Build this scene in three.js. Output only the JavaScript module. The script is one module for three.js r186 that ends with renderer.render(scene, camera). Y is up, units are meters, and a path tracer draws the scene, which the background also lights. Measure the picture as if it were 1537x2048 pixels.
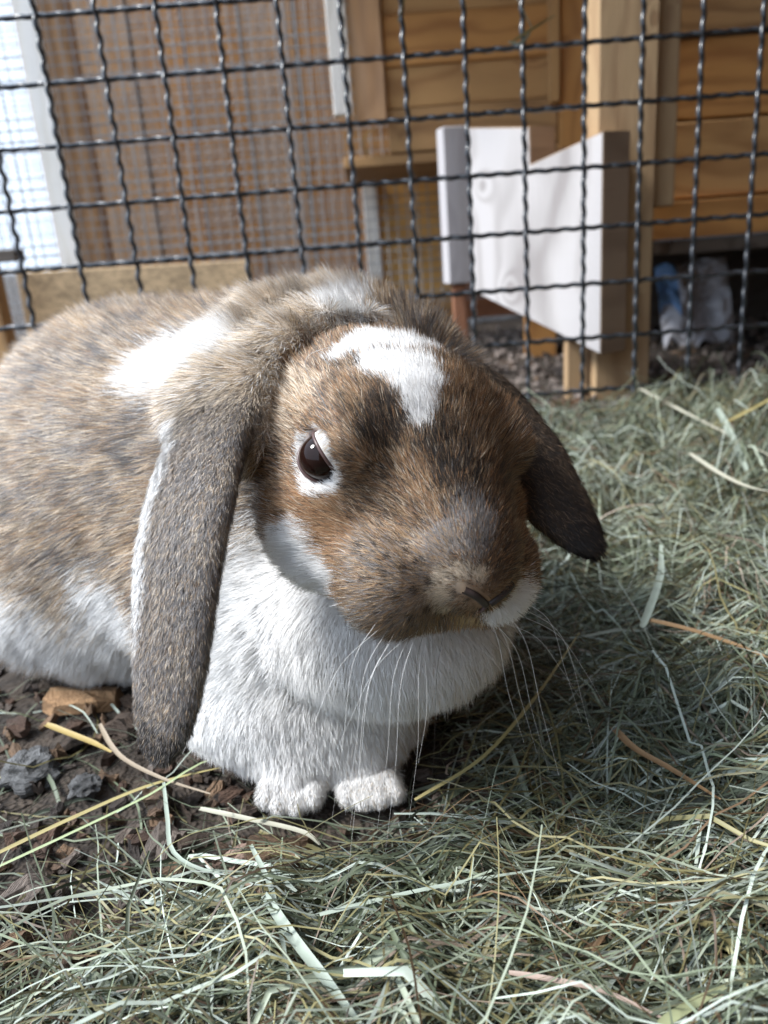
import * as THREE from 'three';
import { mergeGeometries } from 'three/addons/utils/BufferGeometryUtils.js';
import { RoundedBoxGeometry } from 'three/addons/geometries/RoundedBoxGeometry.js';
import { createNoise3D } from 'simplex-noise';

// ---------------------------------------------------------------- camera, sky, sun, exposure
const scene = new THREE.Scene();
const camera = new THREE.PerspectiveCamera(65, 768 / 1024, 0.01, 200);
camera.position.set(0, 0.21, 0);
camera.rotation.order = 'YXZ';
camera.rotation.set(THREE.MathUtils.degToRad(-18.5), 0, THREE.MathUtils.degToRad(-4.4));
camera.focus = 0.262;
camera.userData.fStop = 12;
camera.updateMatrixWorld(true);

{ // even overcast sky: brighter overhead than at the horizon, faintly blue
  const w = 64, h = 32, data = new Float32Array(w * h * 4);
  for (let j = 0; j < h; j++) {
    const s = Math.max(0, Math.sin(((j + 0.5) / h - 0.5) * Math.PI)), l = 0.66 * (1 + 0.5 * s) / 1.25;
    for (let i = 0; i < w; i++) data.set([l * 0.83, l * 0.98, l * 1.20, 1], (j * w + i) * 4);
  }
  const t = new THREE.DataTexture(data, w, h, THREE.RGBAFormat, THREE.FloatType);
  t.mapping = THREE.EquirectangularReflectionMapping; t.magFilter = THREE.LinearFilter; t.needsUpdate = true;
  scene.background = t; scene.environment = t;
}
const sun = new THREE.DirectionalLight(new THREE.Color(1, 0.99, 0.975), 2.1);
sun.position.set(-2.1, 2.7, -0.05); sun.target.position.set(0, 0.1, -0.4);
sun.castShadow = true; sun.shadow.radius = 30; sun.shadow.mapSize.set(2048, 2048);
Object.assign(sun.shadow.camera, { left: -2, right: 2, top: 2, bottom: -2, near: 0.1, far: 12 });
scene.add(sun, sun.target);
const renderer = new THREE.WebGLRenderer({ antialias: true });
renderer.toneMapping = THREE.LinearToneMapping;
renderer.toneMappingExposure = 2.9;
renderer.shadowMap.enabled = true;

// ---------------------------------------------------------------- helpers
const V3 = (x, y, z) => new THREE.Vector3(x, y, z);
function mulberry(a) { return () => { a |= 0; a = a + 0x6D2B79F5 | 0; let t = Math.imul(a ^ a >>> 15, 1 | a); t = t + Math.imul(t ^ t >>> 7, 61 | t) ^ t; return ((t ^ t >>> 14) >>> 0) / 4294967296; }; }
const rnd = mulberry(20240611);
const rr = (a, b) => a + (b - a) * rnd();
const noise3 = createNoise3D(mulberry(7));
const smooth = (a, b, x) => { const t = Math.min(1, Math.max(0, (x - a) / (b - a))); return t * t * (3 - 2 * t); };
const lerp = (a, b, t) => a + (b - a) * t;
const FOCAL = 1607;                                    // layout units of the camera above, on a 1537 x 2048 sheet
const at = (px, py, d) => V3((px - 768.5) / FOCAL * d, (1024 - py) / FOCAL * d, -d).applyMatrix4(camera.matrixWorld);
const dirOf = (x, y, z) => V3(x, y, z).transformDirection(camera.matrixWorld);   // right, up, towards the lens -> world
const taken = {};
const numbered = n => { const k = taken[n] = (taken[n] ?? -1) + 1; return k ? `${n}_${String(k).padStart(3, '0')}` : n; };
function tag(o, label, category, group, kind) {
  if (label) o.userData.label = label;
  if (category) o.userData.category = category;
  if (group) o.userData.group = group;
  if (kind) o.userData.kind = kind;
  return o;
}
function thing(name, label, category, group) { const g = new THREE.Group(); g.name = numbered(name); scene.add(g); return tag(g, label, category, group); }
function mesh(name, geometry, material, parent, isTop) {
  const m = new THREE.Mesh(geometry, material); m.name = isTop ? numbered(name) : name; m.castShadow = m.receiveShadow = true; (parent || scene).add(m); return m;
}
// ---------------------------------------------------------------- procedural surfaces
function texture(w, h, f, srgb = true) {
  const d = new Uint8Array(w * h * 4);
  for (let j = 0; j < h; j++) for (let i = 0; i < w; i++) { const c = f(i / w, j / h, i, j); for (let k = 0; k < 3; k++) d[(j * w + i) * 4 + k] = Math.max(0, Math.min(255, Math.round((srgb ? Math.pow(Math.max(0, c[k]), 1 / 2.2) : c[k]) * 255))); d[(j * w + i) * 4 + 3] = 255; }
  const t = new THREE.DataTexture(d, w, h, THREE.RGBAFormat); t.wrapS = t.wrapT = THREE.RepeatWrapping; t.magFilter = THREE.LinearFilter; t.minFilter = THREE.LinearMipmapLinearFilter; t.generateMipmaps = true;
  if (srgb) t.colorSpace = THREE.SRGBColorSpace; t.needsUpdate = true; return t;
}
const loop = (u, v, k, s, z = 0) => { const a = u * 2 * Math.PI, r = s / (2 * Math.PI); return noise3(Math.cos(a) * r + z, Math.sin(a) * r + k, v * s); };
// wood: u runs along the grain, one repeat is 0.6 m by 0.15 m
function wood(light, dark, seed, { knots = 1, stain = 0.25, rough = 0.75, greying = 0 } = {}) {
  const K = mulberry(seed), ks = Array.from({ length: Math.round(2 * knots) }, () => [K(), K(), 0.012 + 0.02 * K()]);
  const grain = (u, v) => {
    let y = v * 9 + noise3(u * 2.2, v * 1.4, seed) * 1.5 + noise3(u * 7, v * 5, seed + 3) * 0.25, kn = 0;
    for (const [a, b, r] of ks) { const du = (u - a) * 4, dv = v - b, q = Math.hypot(du * 0.6, dv) / (r * 3.2); if (q < 3) { y += Math.exp(-q * q) * 3; kn = Math.max(kn, 1 - smooth(0.25, 0.5, q)); } }
    const ring = Math.pow(0.5 + 0.5 * Math.sin(y * Math.PI * 2 * 0.55), 2.2), fib = noise3(u * 14, v * 160, seed + 9);
    return [ring, fib, kn];
  };
  const map = texture(512, 256, (u, v) => {
    const [ring, fib, kn] = grain(u, v), s = noise3(u * 3, v * 2, seed + 20) * stain, t = Math.min(1, Math.max(0, ring * 0.6 + fib * 0.12 + s + kn * 0.8)), g = greying * (0.5 + 0.5 * noise3(u * 5, v * 7, seed + 31));
    return [0, 1, 2].map(c => { const b = lerp(light[c], dark[c], t); return lerp(b, (light[0] + light[1] + light[2]) / 3 * (1 - 0.2 * fib), g); });
  });
  const bump = texture(512, 256, (u, v) => { const [ring, fib] = grain(u, v); const q = 0.5 - ring * 0.25 + fib * 0.25; return [q, q, q]; }, false);
  return new THREE.MeshStandardMaterial({ map, bumpMap: bump, bumpScale: 0.0006, roughness: rough });
}
// a sawn board with eased edges; uv in metres, grain along its longest side
function board(w, h, d, r = 0.002) {
  const g = new RoundedBoxGeometry(w, h, d, 1, Math.min(r, w / 3, h / 3, d / 3)), P = g.attributes.position, N = g.attributes.normal, uv = g.attributes.uv, dims = [w, h, d], L = dims.indexOf(Math.max(...dims)), ou = rnd() * 5, ov = rnd() * 5;
  for (let i = 0; i < P.count; i++) {
    const p = [P.getX(i), P.getY(i), P.getZ(i)], n = [Math.abs(N.getX(i)), Math.abs(N.getY(i)), Math.abs(N.getZ(i))], m = n.indexOf(Math.max(...n)), rest = [0, 1, 2].filter(k => k !== L && k !== m);
    if (m === L) uv.setXY(i, ou + p[(L + 1) % 3] / 0.6, ov + p[(L + 2) % 3] / 0.15); else uv.setXY(i, ou + p[L] / 0.6, ov + p[rest[0]] / 0.15 + m * 0.37);
  }
  return g;
}
function plank(parent, name, x0, x1, y0, y1, z0, z1, m, turn = [0, 0, 0], isTop) {       // a board between those bounds
  const o = mesh(name, board(x1 - x0, y1 - y0, z1 - z0), m, parent, isTop); o.position.set((x0 + x1) / 2, (y0 + y1) / 2, (z0 + z1) / 2); o.rotation.set(...turn); return o;
}
const W = {
  bright: wood([0.68, 0.40, 0.13], [0.50, 0.26, 0.075], 25),
  honey: wood([0.54, 0.31, 0.12], [0.33, 0.155, 0.05], 11), amber: wood([0.58, 0.29, 0.085], [0.36, 0.15, 0.04], 12), honey2: wood([0.48, 0.28, 0.115], [0.24, 0.12, 0.045], 13),
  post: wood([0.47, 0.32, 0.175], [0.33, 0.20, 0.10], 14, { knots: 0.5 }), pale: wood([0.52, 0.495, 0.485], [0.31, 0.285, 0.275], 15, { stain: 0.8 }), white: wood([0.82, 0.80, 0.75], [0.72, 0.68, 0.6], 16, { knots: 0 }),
  wall: wood([0.54, 0.275, 0.095], [0.34, 0.15, 0.045], 17, { greying: 0.08 }), wall2: wood([0.48, 0.245, 0.085], [0.31, 0.135, 0.042], 18, { greying: 0.05 }), wall3: wood([0.54, 0.31, 0.145], [0.36, 0.19, 0.08], 19, { greying: 0.15 }),
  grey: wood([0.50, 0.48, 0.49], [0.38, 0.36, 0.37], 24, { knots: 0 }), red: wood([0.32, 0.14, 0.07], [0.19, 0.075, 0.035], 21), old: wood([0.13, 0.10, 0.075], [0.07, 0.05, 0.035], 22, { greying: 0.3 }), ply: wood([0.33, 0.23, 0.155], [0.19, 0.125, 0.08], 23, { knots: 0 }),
};
// ---------------------------------------------------------------- ground
const groundHeight = (x, z) => {
  const away = Math.hypot(x, z), n = noise3(x * 55, 3, z * 55) * 0.0022 + noise3(x * 18, 9, z * 18) * 0.003 - 0.0055;
  return n * (1 - smooth(2, 5, away)) + 0.022 * smooth(-0.55, -0.8, z) * (1 - smooth(-1.6, -2.6, z)) ;
};
{
  const n = 300, pos = [], uv = [], idx = [], f = t => Math.sinh(t * 6.2) / Math.sinh(6.2) * 60;
  for (let j = 0; j <= n; j++) for (let i = 0; i <= n; i++) { const x = f(i / n * 2 - 1), z = f(j / n * 2 - 1) - 0.4; pos.push(x, groundHeight(x, z), z); uv.push(x / 0.5, z / 0.5); }
  for (let j = 0; j < n; j++) for (let i = 0; i < n; i++) { const a = j * (n + 1) + i, b = a + 1, c = a + n + 1, d = c + 1; idx.push(a, c, b, b, c, d); }
  const g = new THREE.BufferGeometry(); g.setAttribute('position', new THREE.Float32BufferAttribute(pos, 3)); g.setAttribute('uv', new THREE.Float32BufferAttribute(uv, 2)); g.setIndex(idx); g.computeVertexNormals();
  const tile = (u, v, s, z) => { const a = u * 2 * Math.PI, b = v * 2 * Math.PI, r = s / (2 * Math.PI); return noise3(Math.cos(a) * r + z, Math.sin(a) * r + Math.cos(b) * r * 1.3, Math.sin(b) * r + z); };
  const map = texture(1024, 1024, (u, v) => { const a = tile(u, v, 14, 1), b = tile(u, v, 60, 5), c = tile(u, v, 190, 9), t = 0.5 + 0.25 * a + 0.2 * b + 0.2 * c; return [0.018 + 0.055 * t, 0.014 + 0.039 * t, 0.011 + 0.027 * t]; });
  const bump = texture(1024, 1024, (u, v) => { const q = 0.5 + 0.2 * tile(u, v, 60, 5) + 0.25 * tile(u, v, 190, 9); return [q, q, q]; }, false);
  tag(mesh('ground', g, new THREE.MeshStandardMaterial({ map, bumpMap: bump, bumpScale: 0.004, roughness: 0.95 }), null, true), 'dark crumbly soil floor of the rabbit run', 'ground', null, 'structure');
}
// ---------------------------------------------------------------- wooden back wall, frames and fine mesh behind the fence
{
  const wall = thing('board_wall', 'brown wall of upright boards behind the fine wire mesh', 'wall'), ms = [W.wall, W.wall2, W.wall3];
  const xs = [-0.72, -0.60, -0.475, -0.36, -0.235, -0.115, 0.01, 0.13, 0.255, 0.375, 0.50];
  for (let i = 0; i + 1 < xs.length; i++) plank(wall, 'plank', xs[i] + 0.0025, xs[i + 1] - 0.0025, 0.15, 1.25, -2.03 - (i % 3) * 0.003, -2.005 - (i % 3) * 0.003, ms[(i * 7 + 1) % 3]);
  plank(wall, 'backing', -0.718, 0.498, 0.152, 1.248, -2.0415, -2.0385, W.old); plank(wall, 'rail', -0.72, 0.5, 0.60, 0.66, -2.075, -2.042, W.old); plank(wall, 'rail', -0.72, 0.5, 1.1, 1.16, -2.075, -2.042, W.old);
  plank(wall, 'base_board', -0.72, 0.5, 0.02, 0.148, -2.035, -2.0, W.red);
  plank(wall, 'post', -0.70, -0.63, 0, 1.25, -2.15, -2.08, W.old); plank(wall, 'post', 0.38, 0.45, 0, 1.25, -2.15, -2.08, W.old);
}
tag(plank(null, 'timber_plank', -0.262, 0.0, 0.125, 0.215, -1.93, -1.905, W.red, [0, 0, 0.012], true), 'reddish brown plank on edge at the foot of the board wall', 'plank').position.y = 0.045 + 0.0;
{
  const m = new THREE.MeshStandardMaterial({ color: new THREE.Color().setRGB(0.34, 0.34, 0.34), roughness: 0.5, metalness: 0.2 });
  function fineMesh(label, x0, x1, y0, y1, z, s, turn = 0) {
    const g = thing('wire_mesh_panel', label, 'mesh panel'), parts = [], t = 0.0011;
    for (let x = x0, k = 0; x <= x1; x += s, k++) parts.push(new THREE.CylinderGeometry(t, t, y1 - y0, 5, 1).translate(x + rr(-0.0006, 0.0006), (y0 + y1) / 2, 0.0007));
    for (let y = y0; y <= y1; y += s) parts.push(new THREE.CylinderGeometry(t, t, x1 - x0, 5, 1).rotateZ(Math.PI / 2).translate((x0 + x1) / 2, y + rr(-0.0006, 0.0006), -0.0007));
    tag(mesh('fine_wires', mergeGeometries(parts), m, g), null, null, null, 'stuff'); g.position.z = z; g.rotation.y = turn; return g;
  }
  fineMesh('fine galvanised square mesh on the frame between pale post and hutch', -0.80, 0.32, 0.10, 0.95, -1.54, 0.0188);
  fineMesh('second layer of fine square mesh close before the brown board wall', -0.95, 0.42, 0.10, 1.05, -1.86, 0.0192);
}
{
  const p = thing('timber_post', 'upright tan post with a white strip for the daylight on its front beside the bright opening', 'post');
  plank(p, 'post', -0.512, -0.470, 0.19, 1.0, -1.60, -1.552, W.wall3); plank(p, 'lit_front_strip', -0.540, -0.506, 0.198, 1.0, -1.531, -1.512, W.white);  // the white strip paints the daylight falling on the post front
  const q = thing('gap_shade_strip', 'dark upright strip added for the shaded gap in the corner behind the tan post', 'post');
  plank(q, 'post', -0.60, -0.53, 0, 1.1, -1.80, -1.73, W.old);  // dark upright whose colour stands for the shade in the corner gap
}
{ // chipboard base in front of the mesh
  const map = texture(512, 256, (u, v) => { const a = noise3(u * 26, v * 13, 2), b = noise3(u * 70, v * 34, 8), c = noise3(u * 9, v * 5, 4), t = Math.max(0, Math.min(1, 0.62 + 0.2 * a + 0.16 * b + 0.12 * c)), k = a > 0.55 ? 0.55 : 1; return [0.78 * t * k + 0.06, 0.56 * t * k + 0.04, 0.33 * t * k + 0.02]; });
  const m = new THREE.MeshStandardMaterial({ map, roughness: 0.9 });
  const o = tag(plank(null, 'chipboard_panel', -0.600, -0.198, 0.012, 0.200, -1.47, -1.452, m, [0, 0, -0.02], true), 'speckled pale chipboard on edge below the mesh panel', 'board'); o.position.y = 0.108;
  const s = thing('side_frame', 'low brown frame with a dark sill at the bright opening', 'frame');
  plank(s, 'sill', -0.90, -0.556, 0.224, 0.243, -1.40, -1.36, W.old); plank(s, 'leg', -0.640, -0.598, 0.0, 0.222, -1.40, -1.36, W.honey2, [0, 0, 0]); plank(s, 'brace', -0.86, -0.82, 0.0, 0.222, -1.40, -1.36, W.old);
}
// ---------------------------------------------------------------- unseen roof, right and rear walls added to cut sky light; left side open
{
  const r = thing('added_run_shade', 'unseen boarded roof and walls added to shade the run', 'shelter'), ms = [W.wall, W.wall2, W.honey2];
  for (let i = 0; i < 6; i++) plank(r, 'roof_board', -0.12 + i * 0.27, -0.12 + (i + 1) * 0.27 - 0.003, 1.30, 1.32, -2.2, 1.3, ms[i % 3]);
  for (let i = 0; i < 6; i++) plank(r, 'wall_board', 1.5, 1.52, 0.01 + i * 0.212, 0.01 + (i + 1) * 0.212 - 0.003, -2.2, 1.3, ms[(i + 1) % 3]);
  for (let i = 0; i < 6; i++) plank(r, 'wall_board', -0.45, 1.49, 0.01 + i * 0.212, 0.01 + (i + 1) * 0.212 - 0.003, 1.31, 1.33, ms[(i + 2) % 3]);
  plank(r, 'corner_post', -0.45, -0.38, 0, 1.295, 1.2, 1.27, W.post);
}
// ---------------------------------------------------------------- hutch
{
  const h = thing('wooden_hutch', 'honey coloured wooden hutch on legs with horizontal boards', 'hutch');
  // wing on the right: horizontal boards carried by the corner leg
  const ys = [0.232, 0.318, 0.404, 0.49, 0.576, 0.662];
  for (let i = 0; i + 1 < ys.length; i++) plank(h, 'plank', 0.322, 1.0, ys[i] + 0.0015, ys[i + 1] - 0.0015, -1.04 - (i % 2) * 0.002, -1.02 - (i % 2) * 0.002, [W.honey, W.amber, W.honey2][i % 3]);
  plank(h, 'bottom_rail', 0.322, 1.0, 0.188, 0.2305, -1.04, -1.008, W.amber);
  plank(h, 'lining', 0.32, 0.978, 0.192, 0.70, -1.052, -1.044, W.old); plank(h, 'shade_skirt', 0.402, 0.928, 0.002, 0.163, -1.62, -1.60, W.old); plank(h, 'shade_skirt', 0.985, 0.998, 0.002, 0.163, -1.54, -1.11, W.old);  // low boards at rear and side added to darken the space underneath
  const leg = plank(h, 'leg', 0.256, 0.318, 0.0, 0.72, -0.985, -0.925, W.post);
  plank(h, 'corner_board', 0.3195, 0.346, 0.225, 0.70, -0.975, -0.942, W.post);
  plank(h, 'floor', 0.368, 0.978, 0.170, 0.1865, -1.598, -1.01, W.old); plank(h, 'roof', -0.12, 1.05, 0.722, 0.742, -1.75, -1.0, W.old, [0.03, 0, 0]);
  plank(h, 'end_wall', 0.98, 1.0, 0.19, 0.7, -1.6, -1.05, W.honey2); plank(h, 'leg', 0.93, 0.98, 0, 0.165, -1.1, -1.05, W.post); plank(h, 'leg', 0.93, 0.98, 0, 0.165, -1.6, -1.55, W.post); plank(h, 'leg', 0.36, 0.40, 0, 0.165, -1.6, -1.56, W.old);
  // set-back front with a door of boards
  const zf = -1.30;
  for (const [a, b, m] of [[0.335, 0.392, W.honey2], [0.394, 0.446, W.honey], [0.448, 0.512, W.amber], [0.514, 0.60, W.honey], [0.602, 0.69, W.honey2]]) plank(h, 'plank', 0.05, 0.300, a - 0.0008, b + 0.0008, zf - 0.022 + (m === W.amber ? 0.003 : 0), zf + (m === W.amber ? 0.003 : 0), m);
  plank(h, 'door_stile', 0.003, 0.0485, 0.376, 0.70, zf - 0.02, zf + 0.012, W.wall3); plank(h, 'door_stile', 0.3015, 0.344, 0.322, 0.70, zf - 0.02, zf + 0.010, W.amber);
  plank(h, 'trim', 0.284, 0.2985, 0.383, 0.70, zf + 0.005, zf + 0.022, W.honey); plank(h, 'corner_post', -0.028, 0.0, 0.388, 0.70, zf - 0.02, zf + 0.016, W.white);  // the corner post is white to carry the daylight on that edge
  plank(h, 'floor', -0.02, 0.36, 0.318, 0.333, -1.66, zf - 0.003, W.honey2); plank(h, 'back_wall', -0.02, 0.36, 0.335, 0.70, -1.66, -1.64, W.honey2);
  plank(h, 'support', 0.255, 0.30, 0.0, 0.317, -1.36, -1.315, W.amber); plank(h, 'side_wall', 0.345, 0.365, 0.19, 0.7, -1.63, -1.06, W.honey2);
  const hinge = mesh('hinge', new RoundedBoxGeometry(0.010, 0.10, 0.012, 1, 0.002), new THREE.MeshStandardMaterial({ color: new THREE.Color().setRGB(0.8, 0.79, 0.76), roughness: 0.4 }), h); hinge.position.set(0.343, 0.46, zf + 0.02);
  const back = thing('slatted_crate', 'orange wooden crate with a pale corner strip under the hutch', 'crate');
  plank(back, 'panel', 0.036, 0.20, 0.10, 0.182, -1.72, -1.70, W.bright); plank(back, 'panel', 0.036, 0.20, 0.184, 0.262, -1.72, -1.70, W.bright); plank(back, 'panel', 0.036, 0.20, 0.264, 0.336, -1.72, -1.70, W.bright);
  plank(back, 'corner_strip', 0.006, 0.034, 0.03, 0.336, -1.72, -1.688, W.white); plank(back, 'panel', 0.036, 0.20, 0.02, 0.098, -1.72, -1.70, W.honey2);
}
{ // bleached plywood boards that lean between hutch and fence
  const a = V3(0.128, 0, -1.15), b = V3(0.250, 0, -0.885), dir = b.clone().sub(a), l = dir.length(), ang = Math.atan2(-dir.z, dir.x);
  const s = new THREE.Shape([[0.040, 0.139], [l, 0.078], [l, 0.2985], [0.168, 0.281], [0.1665, 0.3205], [0.040, 0.338]].map(q => new THREE.Vector2(...q)));   // stepped upper edge
  const g = new THREE.ExtrudeGeometry(s, { depth: 0.034, bevelEnabled: true, bevelThickness: 0.0012, bevelSize: 0.0012, bevelSegments: 1 });
  const uv = g.attributes.uv; for (let i = 0; i < uv.count; i++) uv.setXY(i, uv.getY(i) / 0.6, uv.getX(i) / 0.3);
  const o = thing('plywood_shelter', 'bleached white plywood shelter of two boards beside the hutch leg', 'shelter');
  const m = mesh('front_board', g, [W.pale, W.ply], o); m.position.copy(a); m.rotation.y = ang; m.translateZ(-0.034);
  const sb = mesh('side_board', board(0.034, 0.196, 0.030), W.grey, o); sb.position.set(0.1265, 0.247, -1.150); sb.rotation.y = 0.2;
  plank(o, 'foot', 0.118, 0.137, 0.0, 0.1475, -1.165, -1.142, W.red); plank(o, 'foot', 0.228, 0.2475, 0.0, 0.104, -0.965, -0.945, W.post);
}
{ // crumpled pale sheet under the hutch
  const g = new THREE.PlaneGeometry(0.105, 0.13, 30, 32), P = g.attributes.position;
  for (let i = 0; i < P.count; i++) { const x = P.getX(i), y = P.getY(i); P.setZ(i, 0.018 * noise3(x * 14, y * 14, 3) + 0.008 * noise3(x * 45, y * 45, 5)); P.setY(i, y + 0.02 * noise3(x * 20, 2, 2) * (y < 0 ? 1 : 0.3)); }
  g.computeVertexNormals();
  const map = texture(128, 128, (u, v) => { const b = u < 0.3 && v > 0.45 ? 1 : 0, n = 0.9 + 0.1 * noise3(u * 9, v * 9, 1); return b ? [0.22 * n, 0.42 * n, 0.75 * n] : [0.62 * n, 0.62 * n, 0.66 * n]; });
  const o = tag(mesh('plastic_sheet', g, new THREE.MeshStandardMaterial({ map, roughness: 0.45, side: THREE.DoubleSide }), null, true), 'crumpled pale plastic sheet with a blue corner under the hutch', 'plastic sheet'); o.position.set(0.515, 0.085, -1.30); o.rotation.set(-0.15, -0.3, 0.1);
}
// ---------------------------------------------------------------- black crimped wire fence
{
  const f = thing('wire_fence', 'black crimped wire fence panel of large squares behind the rabbit', 'fence');
  const m = new THREE.MeshPhysicalMaterial({ color: new THREE.Color().setRGB(0.020, 0.024, 0.030), roughness: 0.34, clearcoat: 0.7, clearcoatRoughness: 0.25 });
  const s = 0.0528, t = 0.0517, R = 0.0023;
  const wave = (vertical, k, from, to) => {
    const pts = [], step = (vertical ? t : s) / 12, w = (vertical ? t : s) / 3;
    for (let q = from; q <= to; q += step) { const ph = q / w * 2 * Math.PI + k * Math.PI, out = Math.sin(ph) * 0.0011, lat = Math.cos(ph * 1 + 0.8) * 0.0008; pts.push(vertical ? V3(lat, q, out) : V3(q, lat * 0.7, out)); }
    return new THREE.TubeGeometry(new THREE.CatmullRomCurve3(pts), pts.length * 2, R, 7);
  };
  for (let i = -7; i < 21; i++) { const o = mesh('wire', wave(true, i, -0.01, 0.57), m, f); o.position.set(-0.321 + i * s + rr(-0.0008, 0.0008), 0, 0.0018); o.rotation.z = rr(-0.003, 0.003); }
  for (let j = -3; j < 8; j++) { const o = mesh('wire', wave(false, j, -0.72, 0.76), m, f); o.position.set(0, 0.4165 - j * t + rr(-0.0006, 0.0006), -0.0018); o.rotation.z = rr(-0.001, 0.001); }
  f.position.z = -0.8;
}
// ---------------------------------------------------------------- the rabbit
const rabbit = thing('rabbit', 'brown and white lop-eared rabbit crouching on bark chips and hay', 'rabbit');
// head frame: forward (to the nose), right (the rabbit's own right side), up
const HO = at(785, 885, 0.280);
const HF = dirOf(0.40, -0.62, 0.68).normalize();
const HR = dirOf(-0.83, -0.10, 0.50); HR.addScaledVector(HF, -HR.dot(HF)).normalize();
const HU = HR.clone().cross(HF).normalize();
const head = (f, r, u) => HO.clone().addScaledVector(HF, f * 0.01).addScaledVector(HR, r * 0.01).addScaledVector(HU, u * 0.01);
const toHead = p => { const d = p.clone().sub(HO).multiplyScalar(100); return [d.dot(HF), d.dot(HR), d.dot(HU)]; };
const prims = []; let group = 'trunk';
function ellip(c, r, k = 0.02, axes, cut) { prims.push({ g: group, t: cut ? 3 : 0, c, r, k, ax: axes || [V3(1, 0, 0), V3(0, 1, 0), V3(0, 0, 1)] }); }
const HAX = [HF, HR, HU];
function hell(f, r, u, rf, rR, ru, k = 0.012, cut) { ellip(head(f, r, u), [rf * 0.01, rR * 0.01, ru * 0.01], k, HAX, cut); }
function cone(a, b, ra, rb, k = 0.012) { const ax = b.clone().sub(a), l = ax.length(); prims.push({ g: group, t: 1, a, ax: ax.divideScalar(l), l, ra, rb, k }); }
function flatCone(a, b, wa, wb, thick, w, k = 0.006) {    // a leaf-like segment: wide along w, thin across it
  const ax = b.clone().sub(a), l = ax.length(); ax.divideScalar(l);
  const ww = w.clone().addScaledVector(ax, -w.dot(ax)).normalize(), n = ax.clone().cross(ww).normalize();
  prims.push({ g: group, t: 2, a, ax, l, ra: wa, rb: wb, w: ww, n, s: thick, k });
}
const VAX = [dirOf(1, 0, 0), dirOf(0, 1, 0), dirOf(0, 0, 1)];
// trunk
ellip(at(275, 985, 0.475), [0.080, 0.101, 0.10], 0.05, VAX);
ellip(at(460, 970, 0.42), [0.082, 0.088, 0.09], 0.05, VAX);
ellip(at(690, 840, 0.375), [0.062, 0.055, 0.06], 0.04, VAX);
ellip(at(620, 1180, 0.36), [0.062, 0.062, 0.05], 0.04, VAX);       // chest
ellip(at(170, 1185, 0.44), [0.055, 0.032, 0.05], 0.03, VAX);       // thigh and hind foot
group = 'dewlap';
ellip(at(785, 1240, 0.313), [0.043, 0.033, 0.034], 0.02, VAX);
group = 'leg';
cone(at(550, 1320, 0.350), at(605, 1480, 0.340), 0.024, 0.0135, 0.02);
cone(at(605, 1485, 0.340), at(588, 1562, 0.324), 0.0115, 0.0070, 0.010);
cone(at(700, 1350, 0.350), at(708, 1480, 0.343), 0.022, 0.0125, 0.02);
cone(at(708, 1485, 0.343), at(738, 1570, 0.326), 0.0110, 0.0070, 0.010);
ellip(at(600, 1425, 0.344), [0.050, 0.022, 0.024], 0.02, VAX);
group = 'toe';
for (const [x, y, d, dx] of [[588, 1562, 0.322, -0.25], [738, 1570, 0.324, 0.4]]) for (let i = -1.5; i <= 1.5; i++) {
  const a = at(x + i * 26, y + 8 - Math.abs(i) * 5, d), e = a.clone().addScaledVector(dirOf(dx * 0.5 + i * 0.13, -0.55, 0.8).normalize(), 0.0105 - Math.abs(i) * 0.0018); a.y = Math.max(a.y, 0.0055); e.y = Math.max(e.y, 0.0042); cone(a, e, 0.0046, 0.0036, 0.0016);
}
group = 'head';
hell(-0.5, 0.12, -0.2, 4.3, 3.9, 3.4, 0.02);
cone(head(1.5, 0, 0.45), head(5.3, 0, -0.35), 0.029, 0.0175, 0.012);
for (const s of [-1, 1]) {
  hell(4.8, 1.7 * s, -1.75, 1.85, 1.55, 1.72, 0.0055);
  hell(1.3, 2.62 * s, -1.9, 2.8, 1.95, 2.25, 0.012);
  hell(1.7, 2.75 * s, 1.5, 1.5, 0.8, 0.8, 0.010);
}
hell(6.3, 0, -0.5, 0.9, 0.9, 0.9, 0.008);
hell(4.1, 0, -3.0, 1.6, 1.5, 1.0, 0.010);
// ears
const earAxes = [];
function ear(path, wdir, thick) {
  const curve = new THREE.CatmullRomCurve3(path.map(([x, y, d]) => at(x, y, d))), n = 16;
  const W = u => { const q = u * (path.length - 1), i = Math.min(path.length - 2, Math.floor(q)); return lerp(path[i][3] * path[i][2], path[i + 1][3] * path[i + 1][2], q - i) / FOCAL; };
  group = 'ear' + earAxes.length; earAxes.push({ curve, wdir });
  for (let i = 0; i < n; i++) flatCone(curve.getPoint(i / n), curve.getPoint((i + 1) / n), W(i / n), W((i + 1) / n), thick, wdir, 0.004);
}
ear([[462, 750, 0.284, 48], [424, 845, 0.264, 82], [386, 980, 0.250, 104], [358, 1120, 0.244, 104], [344, 1270, 0.243, 92], [332, 1400, 0.246, 72], [318, 1482, 0.249, 44]], dirOf(0.84, 0, 0.54), 0.36);
ear([[950, 765, 0.302, 42], [1005, 840, 0.302, 62], [1060, 925, 0.297, 70], [1122, 1020, 0.291, 56], [1182, 1092, 0.286, 24]], dirOf(0.75, 0.55, -0.3), 0.32);
group = 'roll';
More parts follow.
